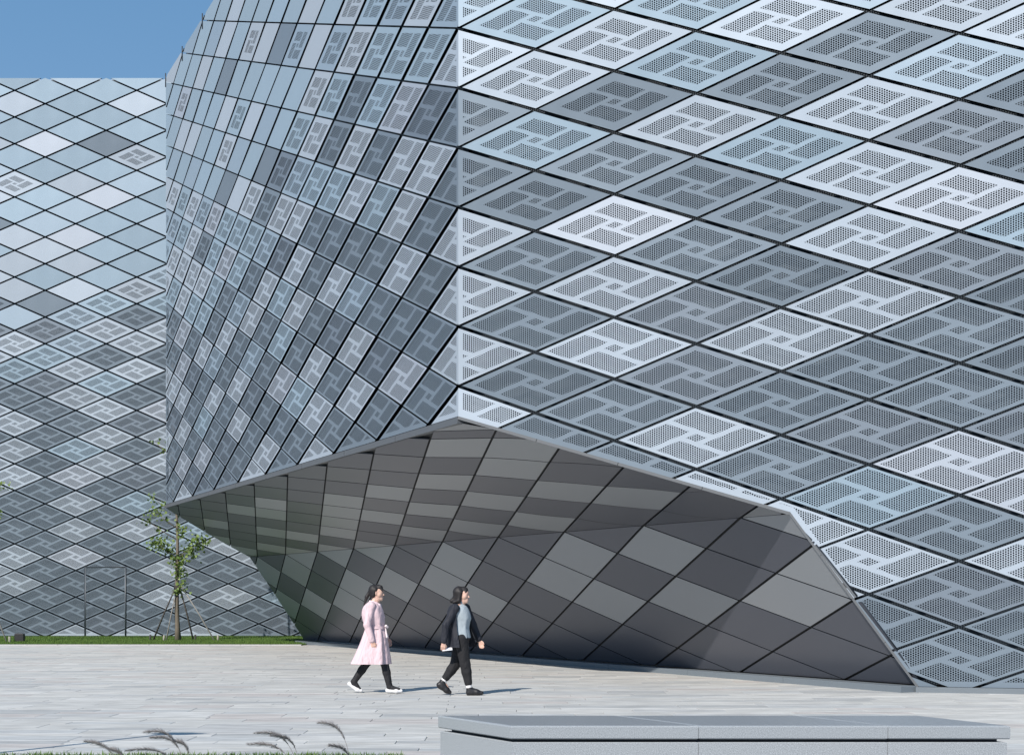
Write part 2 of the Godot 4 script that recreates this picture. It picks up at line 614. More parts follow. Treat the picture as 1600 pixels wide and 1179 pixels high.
func soffit_lift(p: Vector2, deep: float) -> Vector3:
	var k := p.x / 3.0
	var t := p.y / 6.0
	return soffit_at(k, t) - soffit_normal(k, clampf(t, -0.97, 0.97)) * deep

# ==================================================================== the building behind
func build_rear_building():
	var hw := 1.1927
	var hh := 1.0415
	var root := thing("rear_building", Vector3(-15.865, 0.025, -56.16), "pale flat-topped building behind, its facade a net of rhombic panels", "building")
	var dark := mat(0.010, 0.020, 0.030, 0.7)
	var edge := mat(0.02, 0.026, 0.034, 0.5)
	var shape := PackedVector2Array([Vector2(-21.5, 0.05), Vector2(11.5, 0.05), Vector2(11.5, 21.83), Vector2(-21.5, 21.83)])
	var f := wall_sheet("facade", shape, -0.16, 0.12, dark, root)
	var cols := {
		0: "DDDDDDLLLBDLBbbblbdbb", -2: "DDDDDDDDDDBDdblbbblbb", 2: "DLLBDDLLLDDLBBbbbbbbb", 4: "DLDL", -4: "DDLDDLLDLDLDDlbdlblbb",
		-1: "LDDLLLLBDLLBBlllblbbbb", 1: "LDDDLBDDDDLLDLbbbbLblb", -3: "DDLLDDLLLDBLblllbLbblb", 3: "LDDDB", 5: "DDDL"}
	var net := {}
	for c in range(-18, 10):
		for i in 23:
			var y := (i + 0.5 if c % 2 == 0 else float(i)) * hh
			if y - hh / 2 > 21.8: continue
			var t := ""
			if cols.has(c) and i < cols[c].length(): t = cols[c][i]
			else:
				var r := absi(hash(Vector2i(c * 13 + 5, i * 29 + 1))) % 100
				t = "d" if r < 60 - i * 4 else ("b" if r > 55 else "l")
				if i < 12: t = t.to_upper()
			var share := snappedf(clampf(0.98 - i * 0.022, 0.66, 0.93), 0.03)
			if t == t.to_lower(): share = 0.0
			if c >= -7 and c <= 5: panel(f, "rhombic_panel", Vector2(c * hw, y), hw, hh / 2, Vector2(0.031, 0.031), t.to_lower(), share, 0.06, shape, edge)
			else:
				# beyond the part in view the panels are joined
				var holder := Node3D.new()
				panel(holder, "rhombic_panel", Vector2(c * hw, y), hw, hh / 2, Vector2(0.031, 0.031), t.to_lower(), share, 0.06, shape, edge)
				for o in holder.get_children():
					for n in o.mesh.get_surface_count():
						var m: Material = o.get_surface_override_material(n)
						if not net.has(m): net[m] = new_st()
						net[m].append_from(o.mesh, n, o.transform)
				holder.free()
	var joined := ArrayMesh.new()
	for m in net:
		net[m].set_material(m)
		net[m].commit(joined)
	part("outer_panels", joined, null, f).set_meta("kind", "stuff")
	var st := new_st()
	box(st, Vector3(-21.5, 0, -16), Vector3(11.5, 21.7, -0.3))
	part("body", finish(st), mat(0.45, 0.48, 0.52, 0.6), root)
	st = new_st()
	box(st, Vector3(-21.5, 21.72, -0.5), Vector3(11.5, 21.83, -0.17))
	part("coping", finish(st), mat(0.55, 0.6, 0.66, 0.45, 0.3), root)
	# a door cut into the panel net: only its frame lines show
	var dx := -16.7 + 15.865
	st = new_st()
	box(st, Vector3(dx - 0.02, 0, 0.008), Vector3(dx + 0.02, 2.76, 0.018))
	box(st, Vector3(dx + 1.58, 0, 0.008), Vector3(dx + 1.62, 2.76, 0.018))
	box(st, Vector3(dx + 0.02, 2.72, 0.008), Vector3(dx + 1.58, 2.76, 0.018))
	var door := part("door", finish(st), mat(0.03, 0.04, 0.05, 0.5), root)
	st = new_st()
	box(st, Vector3(dx + 0.02, 0, 0.008), Vector3(dx + 0.04, 2.72, 0.015))
	box(st, Vector3(dx + 1.56, 0, 0.008), Vector3(dx + 1.58, 2.72, 0.015))
	part("frame", finish(st), mat(0.13, 0.15, 0.17, 0.5, 0.3), door)

# ==================================================================== ground
func build_ground():
	var rng := RandomNumberGenerator.new()
	rng.seed = 5
	var tones := []
	for t in [[0.60, 0.60, 0.57], [0.55, 0.555, 0.54], [0.64, 0.635, 0.60], [0.58, 0.55, 0.52], [0.49, 0.50, 0.49], [0.67, 0.67, 0.64], [0.56, 0.575, 0.565]]:
		var m := mat(t[0], t[1], t[2], 0.72)
		m.albedo_texture = stone_tex
		m.uv1_triplanar = true
		m.uv1_world_triplanar = true
		m.uv1_scale = Vector3(0.16, 0.4, 0.75)
		m.uv1_offset = Vector3(tones.size() * 0.37, 0, tones.size() * 0.21)
		tones.append(m)
	var st := new_st()
	quad(st, Vector3(-500, -0.012, 60), Vector3(-500, -0.012, -900), Vector3(500, -0.012, -900), Vector3(500, -0.012, 60))
	var under := mat(0.36, 0.36, 0.365, 0.85)
	under.albedo_texture = stone_tex
	under.uv1_triplanar = true
	under.uv1_world_triplanar = true
	under.uv1_scale = Vector3(0.3, 0.3, 0.3)
	var plaza := part("plaza", finish(st), under, self)
	tag(plaza, "", "", "", "structure")
	# rows of long stone slabs; the nearest are pieces of their own
	var unit := new_st()
	bevel_box(unit, Vector3(-0.5, -0.03, -0.5), Vector3(0.5, 0.0, 0.5), 0.004)
	var slab := finish_flat(unit)
	var far := []
	for m in tones: far.append(new_st())
	var single := 0
	var z := 12.0
	var deep := [0.3, 0.4, 0.3, 0.5]
	var row := 0
	while z < 46.0:
		var d: float = deep[row % 4]
		var x := -0.37 * z - 6.0 - rng.randf()
		var stop := minf(0.37 * z + 2.0, 12.0)
		var wall_x := 6.4 - (z - 22.3) * 0.5113 + 0.3
		if z > 22.5: stop = minf(stop, wall_x)
		while x < stop:
			var w: float = [0.9, 1.2, 1.5, 1.8][rng.randi() % 4]
			var t := rng.randi() % tones.size()
			if rng.randf() < 0.35: t = 0
			var y := rng.randf_range(-0.0015, 0.0015)
			var c := Vector3(x + w / 2, y, -(z + d / 2))
			if single < 298:
				var o := part("paving_slab", slab, tones[t], plaza)
				o.position = c
				o.scale = Vector3(w - 0.006, 1, d - 0.006)
				single += 1
			else:
				bevel_box(far[t], c + Vector3(-w / 2 + 0.003, -0.03, -d / 2 + 0.003), c + Vector3(w / 2 - 0.003, 0, d / 2 - 0.003), 0.003)
			x += w
		z += d
		row += 1
	var joined := ArrayMesh.new()
	for i in far.size():
		far[i].set_material(tones[i])
		far[i].set_smooth_group(-1)
		far[i].commit(joined)
	var rest := part("paving_slabs", joined, null, plaza)
	rest.set_meta("kind", "stuff")
	# low plinth along the foot of the museum
	st = new_st()
	var f0 := CORNER + DIR_FRONT * 7.50
	var f1 := CORNER + DIR_FRONT * 16.3
	var w1 := CORNER + DIR_FRONT * 7.592 + DIR_WALL * 29.4
	strip_block(st, f0 - CORNER, f1 - CORNER, 0.05, -0.06, 0.085)
	var plinth_m := mat(0.14, 0.165, 0.185, 0.6)
	part("plinth", finish_flat(st), plinth_m, museum)
	for i in 10:
		st = new_st()
		var a := f0.lerp(w1, i / 10.0) - CORNER
		var b := f0.lerp(w1, (i + 0.997) / 10.0) - CORNER
		strip_block(st, a, b, 0.3, -0.03, 0.1)
		part("plinth", finish_flat(st), plinth_m, museum)
	# lawn at the foot of the rear building, with a pale kerb
	var lawn_m := mat(0.06, 0.13, 0.02, 0.95)
	lawn_m.albedo_texture = noise_fine
	lawn_m.uv1_triplanar = true
	lawn_m.uv1_scale = Vector3(0.4, 0.4, 0.4)
	lawn("lawn", Rect2(-38, -56.4, 31.25, 10.2), lawn_m, 48000, 0.09, 21, [])
	st = new_st()
	for i in 32:
		box(st, Vector3(-38.0 + i * 0.9765, -0.05, -46.2), Vector3(-38.0 + i * 0.9765 + 0.967, 0.035, -46.05), 0.006)
	var kerb := part("kerb", finish_flat(st), mat(0.42, 0.42, 0.42, 0.8), self)
	tag(kerb, "", "", "", "structure")
	# planted bed in front
	lawn("planted_lawn", Rect2(-12, -12.9, 11.04, 4.6), lawn_m, 30000, 0.05, 22, [])

func strip_block(st: SurfaceTool, a: Vector3, b: Vector3, near: float, far: float, h: float):   # a long block over the ground line a-b, from near to far of it
	var n := Vector3((b - a).z, 0, -(b - a).x).normalized()
	var p := PackedVector2Array()
	for q in [a + n * near, b + n * near, b + n * far, a + n * far]: p.append(Vector2(q.x, q.z))
	bevel_prism(st, p, -0.02, h, 0.006)

func lawn(called: String, r: Rect2, m: Material, count: int, tall: float, sd: int, _holes: Array):
	var st := new_st()
	var n := 24
	for i in n:
		for j in 10:
			var q := []
			for c in [[0, 0], [0, 1], [1, 1], [1, 0]]:
				var x := lerpf(r.position.x, r.end.x, float(i + c[0]) / n)
				var z := lerpf(r.end.y, r.position.y, float(j + c[1]) / 10.0)
				var edge := 0.0 if (i + c[0]) % n == 0 or (j + c[1]) % 10 == 0 else 1.0
				q.append(Vector3(x, 0.012 + edge * 0.02 * (1.0 + sin(x * 1.7) * cos(z * 1.3)), z))
			quad(st, q[0], q[1], q[2], q[3])
	var ground := part(called, finish(st), m, self)
	tag(ground, "", "", "", "structure")
	var blade := new_st()
	for k in 5:
		var a := TAU * k / 5.0 + 0.4
		var o := Vector3(cos(a), 0, sin(a)) * 0.025
		var w := Vector3(-sin(a), 0, cos(a)) * 0.007
		var tip := o * 2.4 + Vector3(0, 1.0 - 0.13 * k, 0) * tall
		for p in [o - w, tip, o + w]: blade.add_vertex(p)
	blade.generate_normals()
	var gm := mat(1, 1, 1, 0.8)
	gm.vertex_color_use_as_albedo = true
	gm.backlight_enabled = true
	gm.backlight = Color(0.2, 0.24, 0.08)
	var mesh := blade.commit()
	var rng := RandomNumberGenerator.new()
	rng.seed = sd
	var mm := MultiMesh.new()
	mm.transform_format = MultiMesh.TRANSFORM_3D
	mm.use_colors = true
	mm.mesh = mesh
	mm.instance_count = count
	for i in count:
		var p := Vector3(rng.randf_range(r.position.x, r.end.x), 0.015, rng.randf_range(r.position.y, r.end.y))
		var s := rng.randf_range(0.55, 1.25)
		mm.set_instance_transform(i, Transform3D(Basis(Vector3.UP, rng.randf() * TAU).scaled(Vector3(s, s, s)), p))
		var g := rng.randf()
		mm.set_instance_color(i, Color(0.06 + 0.05 * g, 0.13 + 0.05 * g, 0.02 + 0.01 * g))
	var o := MultiMeshInstance3D.new()
	o.name = numbered("grass")
	o.multimesh = mm
	o.material_override = gm
	add_child(o, true)
	tag(o, "short green grass of the lawn strip before the rear building" if tall > 0.06 else "short green grass of the planted bed at the near edge", "grass", "", "stuff")

# ==================================================================== bench
func build_bench():
	var t := thing("stone_bench", Vector3(1.7, 0, -11.5), "long low granite bench with an overhanging slab top", "bench")
	var m := mat(0.49, 0.535, 0.565, 0.55)
	m.albedo_texture = speckle
	m.uv1_triplanar = true
	m.uv1_scale = Vector3(0.8, 0.8, 0.8)
	var base_m := mat(0.51, 0.555, 0.585, 0.7)
	base_m.albedo_texture = speckle
	base_m.uv1_triplanar = true
	base_m.uv1_scale = Vector3(0.7, 0.7, 0.7)
	var polished := mat(0.43, 0.475, 0.51, 0.28)
	polished.albedo_texture = speckle
	polished.uv1_triplanar = true
	polished.uv1_scale = Vector3(0.8, 0.8, 0.8)
	# outline in the thing's own axes: near edge 11.0 m from the camera, far edge 12.0 m
	var xs := [-1.72, -0.27, 1.18, 2.12]
	var back_shift := [-0.60, -0.55, -0.50, -0.42]
	for i in 3:
		var x0: float = xs[i]
		var x1: float = xs[i + 1]
		var b0: float = x0 + back_shift[i]
		var b1: float = x1 + back_shift[i + 1]
		var st := new_st()
		bevel_prism(st, PackedVector2Array([Vector2(x0 + 0.003, 0.5), Vector2(x1 - 0.003, 0.5), Vector2(b1 - 0.003, -0.5), Vector2(b0 + 0.003, -0.5)]), 0.35, 0.45, 0.008)
		part("slab", finish_flat(st), m, t)
		st = new_st()
		var top := PackedVector2Array([Vector2(x0 + 0.02, 0.483), Vector2(x1 - 0.02, 0.483), Vector2(b1 - 0.02, -0.483), Vector2(b0 + 0.02, -0.483)])
		bevel_prism(st, top, 0.44, 0.453, 0.002)
		part("polished_top", finish_flat(st), polished, t)
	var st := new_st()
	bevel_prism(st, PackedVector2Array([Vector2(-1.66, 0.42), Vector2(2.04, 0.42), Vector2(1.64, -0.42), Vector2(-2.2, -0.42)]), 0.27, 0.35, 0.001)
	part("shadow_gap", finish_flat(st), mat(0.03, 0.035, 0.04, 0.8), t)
	for i in 3:
		var x0: float = xs[i] + (0.02 if i == 0 else 0.0)
		var x1: float = xs[i + 1] - (0.02 if i == 2 else 0.0)
		st = new_st()
		bevel_prism(st, PackedVector2Array([Vector2(x0 + 0.003, 0.485), Vector2(x1 - 0.003, 0.485), Vector2(x1 + back_shift[i + 1] - 0.003, -0.48), Vector2(x0 + back_shift[i] + 0.003, -0.48)]), 0.0, 0.325, 0.006)
		part("base_block", finish_flat(st), base_m, t)

# ==================================================================== trees and stakes
func leaf_cluster(st: SurfaceTool, c: Vector3, r: Vector3, count: int, rng: RandomNumberGenerator):
	for i in count:
		var d := Vector3(rng.randfn(), rng.randfn(), rng.randfn()) * 0.5
		var p := c + d * r
		var a := Vector3(rng.randfn(), rng.randfn() * 0.5, rng.randfn()).normalized()
		var b := a.cross(Vector3(rng.randfn(), rng.randfn(), rng.randfn()).normalized()).normalized()
		var s := rng.randf_range(0.045, 0.085)
		var g := rng.randf()
		st.set_color(Color(0.10 + 0.09 * g, 0.17 + 0.09 * g, 0.035 + 0.025 * g))
		# a fan-shaped leaf: narrow at its stalk, broad and bent at the end
		var tip := p + a * s * 1.5
		var l := p + a * s * 1.2 + b * s * 0.8
		var q := p + a * s * 1.2 - b * s * 0.8
		for v in [p, l, tip, p, tip, q]: st.add_vertex(v)

func build_tree(at: Vector3, label: String, sd: int, clusters: Array, height: float) -> Node3D:
	var rng := RandomNumberGenerator.new()
	rng.seed = sd
	var t := thing("young_tree", at, label, "tree", "young staked trees on the lawn")
	var bark := mat(0.20, 0.17, 0.13, 0.9)
	bark.albedo_texture = noise_fine
	bark.uv1_triplanar = true
	bark.uv1_scale = Vector3(4, 1, 4)
	var st := new_st()
	var pts := []
	var radii := []
	for i in 15:
		var f := i / 14.0
		pts.append(Vector3(-0.12 * f + 0.03 * sin(f * 9.0 + sd), height * f, 0.03 * cos(f * 7.0)))
		radii.append(lerpf(0.095, 0.02, pow(f, 0.8)) + (0.03 if i == 0 else 0.0))
	tube(st, pts, radii, 10)
	var trunk := part("trunk", finish(st), bark, t)
	st = new_st()
	var lv := new_st()
	for c in clusters:
		var p := Vector3(c[0], c[1], c[2])
		var s := Vector3(-0.12 * (p.y - 0.5) / height, p.y - 0.28 - absf(p.x) * 0.35, 0.0)
		if Vector2(p.x, p.z).length() > 0.2:
			tube(st, [s, s.lerp(p, 0.5) + Vector3(0, -0.03, 0), p], [0.022, 0.014, 0.006], 5)
			leaf_cluster(lv, s.lerp(p, 0.55), Vector3(0.3, 0.12, 0.25), 14, rng)
		leaf_cluster(lv, p, Vector3(c[3], c[4], c[3]), int(c[5]), rng)
	part("branches", finish(st), bark, t).reparent(trunk)
	lv.generate_normals()
	var lm := mat(1, 1, 1, 0.6)
	lm.vertex_color_use_as_albedo = true
	lm.backlight_enabled = true
	lm.backlight = Color(0.3, 0.34, 0.14)
	var crown := part("crown", lv.commit(), lm, t)
	crown.set_meta("kind", "stuff")
	st = new_st()
	tube(st, [Vector3(-0.02, 1.72, 0), Vector3(-0.02, 1.98, 0)], [0.115, 0.115], 10)
	part("tie_wrap", finish(st), mat(0.035, 0.03, 0.025, 0.9), t)
	return t

func stake(base: Vector3, foot: Vector3, pale: bool, label: String):
	var t := thing("tree_stake", base + foot, label, "stake", "stakes that prop the young trees")
	var m := mat(0.24, 0.23, 0.21, 0.8) if pale else mat(0.06, 0.055, 0.05, 0.8)
	var st := new_st()
	var head := Vector3(-foot.x * 0.92, 1.95, -foot.z * 0.92)
	tube(st, [Vector3(0, -0.1, 0), head * 0.5, head], [0.032, 0.03, 0.026] if not pale else [0.024, 0.022, 0.02], 7)
	part("pole", finish(st), m, t)
	st = new_st()
	tube(st, [Vector3(0.05 * signf(foot.x), -0.05, 0.02), Vector3(0.04 * signf(foot.x), 0.24, 0.02)], [0.04, 0.036], 7)
	part("peg", finish(st), mat(0.05, 0.05, 0.045, 0.9) if not pale else mat(0.3, 0.29, 0.24, 0.9), t)

func build_trees():
	var at := Vector3(-11.78, 0.0, -50.7)
	# x, y, z of a leaf clump, its half widths and its number of leaves
	var clumps := [
		[-0.75, 4.55, 0.1, 0.34, 0.22, 60], [-0.92, 5.1, 0.0, 0.16, 0.16, 18], [-1.05, 4.25, 0.2, 0.22, 0.14, 20], [-0.62, 3.42, 0.25, 0.42, 0.24, 190], [-0.3, 3.2, -0.1, 0.25, 0.2, 60],
		[0.78, 3.5, 0.15, 0.36, 0.3, 150], [0.45, 3.15, 0.0, 0.3, 0.26, 90], [0.15, 3.9, 0.1, 0.2, 0.35, 60], [0.1, 4.6, 0.0, 0.22, 0.25, 40], [0.0, 2.75, 0.15, 0.3, 0.28, 110], [0.1, 2.4, 0.1, 0.22, 0.2, 60],
		[0.2, 1.95, 0.15, 0.2, 0.2, 40], [0.0, 1.75, 0.15, 0.15, 0.14, 24], [-0.8, 7.02, 0.1, 0.2, 0.05, 10], [0.5, 5.4, 0.0, 0.3, 0.2, 60], [0.3, 6.1, 0.0, 0.3, 0.2, 60], [-0.1, 6.9, 0.0, 0.25, 0.3, 60]]
	build_tree(at, "young staked tree with sparse green leaves beside the building corner", 3, clumps, 7.1)
	stake(at, Vector3(-0.98, 0, -0.15), false, "dark stake splayed to the left of the whole young tree")
	stake(at, Vector3(-0.36, 0, 0.4), true, "thin pale stake just left of the whole young tree's trunk")
	stake(at, Vector3(0.52, 0, -0.2), false, "dark stake just right of the whole young tree's trunk")
	stake(at, Vector3(1.42, 0, 0.3), true, "thin pale stake splayed far to the right of the young tree")
	var at2 := Vector3(-17.9, 0.0, -48.5)
	var clumps2 := [[0.66, 5.3, 0.1, 0.26, 0.16, 40], [0.5, 4.4, 0.0, 0.2, 0.2, 40], [-0.6, 4.8, 0.1, 0.3, 0.2, 60], [0.2, 3.4, 0.1, 0.25, 0.3, 90], [-0.7, 3.5, 0.0, 0.4, 0.3, 120], [0.0, 6.2, 0.0, 0.3, 0.4, 90], [0.1, 2.6, 0.0, 0.25, 0.25, 60]]
	build_tree(at2, "young tree cut off by the left edge, only leaf tips and stake showing", 8, clumps2, 6.8)
	stake(at2, Vector3(1.0, 0, 0.3), true, "pale stake at the left edge of the lawn, foot beside a dark peg")
	var pg := new_st()
	box(pg, Vector3(-0.16, 0, -0.1), Vector3(0.14, 0.3, 0.1), 0.03)
	var lamp := part("ground_spotlight", finish_flat(pg), mat(0.02, 0.02, 0.022, 0.5), self)
	lamp.position = Vector3(-16.75, 0.03, -48.9)
	tag(lamp, "small dark box on the lawn beside the pale stake at the left edge", "spotlight")

# ==================================================================== the lamp post whose shadow lies on the plaza
func build_lamp():
	var t := thing("street_lamp", Vector3(-6.75, 0, -9.9), "slim grey lamp post with a flat blade head", "street lamp")
	var m := mat(0.25, 0.26, 0.27, 0.4, 0.7)
	var st := new_st()
	tube(st, [Vector3(0, 0, 0), Vector3(0, 2.5, 0), Vector3(0, 5.0, 0)], [0.05, 0.042, 0.035], 12)
	part("post", finish(st), m, t)
	st = new_st()
	tube(st, [Vector3(0, 0, 0), Vector3(0, 0.05, 0)], [0.14, 0.13], 16)
	part("base", finish(st), m, t)
	st = new_st()
	bevel_prism(st, PackedVector2Array([Vector2(-0.2, -0.03), Vector2(-0.05, -0.13), Vector2(0.2, -0.12), Vector2(0.4, 0.0), Vector2(0.2, 0.12), Vector2(-0.05, 0.13)]), 4.97, 5.05, 0.015)
	part("head", finish_flat(st), m, t)

# ==================================================================== fountain grass at the near edge
func build_plumes():
	var rng := RandomNumberGenerator.new()
	rng.seed = 77
	var hair := mat(0.27, 0.25, 0.245, 0.9)
	hair.backlight_enabled = true
	hair.backlight = Color(0.25, 0.23, 0.22)
	var green := mat(0.09, 0.13, 0.04, 0.8)
	# root x, depth, then per plume: tip x offset, tip height, bend
	var tufts := [
		["tall fountain grass tuft with one arching plume, right of the others", -1.22, 11.0, [[-0.27, 0.45, 0.14], [-0.17, 0.29, 0.08]]],
		["fountain grass tuft with two grey plumes leaning left, second from right", -1.62, 11.05, [[-0.36, 0.37, 0.13], [-0.22, 0.36, 0.11], [-0.43, 0.28, 0.1]]],
		["fountain grass tuft with several plumes, third from the right", -2.48, 11.0, [[-0.35, 0.38, 0.14], [-0.12, 0.31, 0.09], [-0.3, 0.34, 0.12], [-0.46, 0.25, 0.1]]],
		["low fountain grass tuft, the leftmost one at the near edge", -3.02, 11.1, [[-0.3, 0.3, 0.08], [-0.1, 0.24, 0.06]]]]
	for tf in tufts:
		var t := thing("fountain_grass", Vector3(tf[1], 0.02, -tf[2]), tf[0], "grass tuft", "fountain grass tufts in the near bed")
		var lv := new_st()
		for i in 60:
			var a := rng.randf() * TAU
			var ln := rng.randf_range(0.1, 0.2)
			var o := Vector3(cos(a), 0, sin(a))
			var w := Vector3(-sin(a), 0, cos(a)) * 0.0025
			var p0 := o * 0.03
			var p1 := o * (0.03 + ln * 0.35) + Vector3(0, ln * 0.8, 0)
			var p2 := o * (0.03 + ln * 0.95) + Vector3(0, ln * 0.75, 0)
			quad(lv, p0 - w, p1 - w, p1 + w, p0 + w)
			for v in [p1 - w, p2, p1 + w]: lv.add_vertex(v)
		part("leaves", finish(lv), green, t).set_meta("kind", "stuff")
		for pl in tf[3]:
			var stem := new_st()
			var br := new_st()
			var tip := Vector3(pl[0], pl[1], rng.randf_range(-0.08, 0.08))
			var pts := []
			var radii := []
			var n := 18
			for i in n:
				var f := i / float(n - 1)
				var p := Vector3(0, 0, 0).lerp(tip, f) + Vector3(0.0, 1, 0) * sin(f * PI) * float(pl[2]) + Vector3(0.05, 0, 0) * sin(f * PI)
				pts.append(p)
				radii.append(lerpf(0.003, 0.001, f))
			tube(stem, pts, radii, 5)
			for i in 420:
				var f := rng.randf_range(0.42, 1.0)
				var x := f * (n - 1)
				var k := mini(int(x), n - 2)
				var p: Vector3 = pts[k].lerp(pts[k + 1], x - k)
				var d: Vector3 = (pts[k + 1] - pts[k]).normalized()
				var side := Vector3(rng.randfn(), rng.randfn(), rng.randfn()).normalized()
				var ln := 0.042 * sin(PI * clampf((f - 0.36) / 0.72, 0.0, 1.0)) + 0.006
				var e := p + (d * 0.8 + side * 0.75) * ln
				var w := d.cross(side).normalized() * 0.002
				for v in [p - w, e, p + w]: br.add_vertex(v)
			var pm := part("plume", finish(stem), hair, t)
			part("bristles", finish(br), hair, pm).set_meta("kind", "stuff")

# ==================================================================== people
class Field:                     # smooth union of tapered capsules on a grid, meshed as surface nets
	var lo: Vector3
	var cell: float
	var nx: int
	var ny: int
	var nz: int
	var d: PackedFloat32Array
	func _init(from: Vector3, to: Vector3, c: float):
		lo = from
		cell = c
		nx = int((to.x - from.x) / c) + 2
		ny = int((to.y - from.y) / c) + 2
		nz = int((to.z - from.z) / c) + 2
		d.resize(nx * ny * nz)
		d.fill(1.0)
	func bone(a: Vector3, b: Vector3, ra: float, rb: float, k := 0.02, flat := 1.0):   # flat < 1 thins it across z
		var m := maxf(ra, rb) + k + cell * 2.5
		var x0 := maxi(0, int((minf(a.x, b.x) - m - lo.x) / cell))
		var x1 := mini(nx - 1, int((maxf(a.x, b.x) + m - lo.x) / cell) + 1)
		var y0 := maxi(0, int((minf(a.y, b.y) - m - lo.y) / cell))
		var y1 := mini(ny - 1, int((maxf(a.y, b.y) + m - lo.y) / cell) + 1)
		var z0 := maxi(0, int((minf(a.z, b.z) - m - lo.z) / cell))
		var z1 := mini(nz - 1, int((maxf(a.z, b.z) + m - lo.z) / cell) + 1)
		var ab := b - a
		ab.z /= flat
		var l2 := maxf(ab.length_squared(), 1e-9)
		for z in range(z0, z1 + 1):
			for y in range(y0, y1 + 1):
				var at := (z * ny + y) * nx
				for x in range(x0, x1 + 1):
					var p := Vector3(lo.x + x * cell - a.x, lo.y + y * cell - a.y, (lo.z + z * cell - a.z) / flat)
					var t := clampf(p.dot(ab) / l2, 0.0, 1.0)
					var v := (p - ab * t).length() - lerpf(ra, rb, t)
					if flat < 1.0: v *= lerpf(flat, 1.0, 0.5)
					var o := d[at + x]
					var h := maxf(k - absf(v - o), 0.0) / k
					d[at + x] = minf(v, o) - h * h * k * 0.25
	func mesh_into(verts: PackedVector3Array, normals: PackedVector3Array, index: PackedInt32Array):
		var ids := {}
		var corner := [0, 1, nx, nx + 1, nx * ny, nx * ny + 1, nx * ny + nx, nx * ny + nx + 1]
		for z in nz - 1:
			for y in ny - 1:
				var row := (z * ny + y) * nx
				for x in nx - 1:
					var at := row + x
					var first := d[at] < 0.0
					var mixed := false
					for c in 7:
						if (d[at + corner[c + 1]] < 0.0) != first:
							mixed = true
							break
					if not mixed: continue
					var sum := Vector3.ZERO
					var n := 0
					var g := Vector3.ZERO
					for c in 8:
						var v := d[at + corner[c]]
						g += Vector3(1 if c & 1 else -1, 1 if c & 2 else -1, 1 if c & 4 else -1) * v
						for axis in [1, 2, 4]:
							if c & axis: continue
							var w := d[at + corner[c | axis]]
							if (v < 0.0) == (w < 0.0): continue
							var t := v / (v - w)
							sum += Vector3((1.0 if c & 1 else 0.0) + (t if axis == 1 else 0.0), (1.0 if c & 2 else 0.0) + (t if axis == 2 else 0.0), (1.0 if c & 4 else 0.0) + (t if axis == 4 else 0.0))
							n += 1
					ids[at] = verts.size()
					verts.append(lo + (Vector3(x, y, z) + sum / n) * cell)
					normals.append(g.normalized())
		for at in ids:
			for axis in 3:
				var step: int = [1, nx, nx * ny][axis]
				var u: int = [nx, nx * ny, 1][axis]
				var v: int = [nx * ny, 1, nx][axis]
				if at + step >= d.size() or (d[at] < 0.0) == (d[at + step] < 0.0): continue
				if not (ids.has(at - u) and ids.has(at - v) and ids.has(at - u - v)): continue
				var q := [ids[at], ids[at - u], ids[at - u - v], ids[at - v]]
				if d[at] < 0.0: q = [q[0], q[3], q[2], q[1]]
				index.append_array(PackedInt32Array([q[0], q[1], q[2], q[0], q[2], q[3]]))

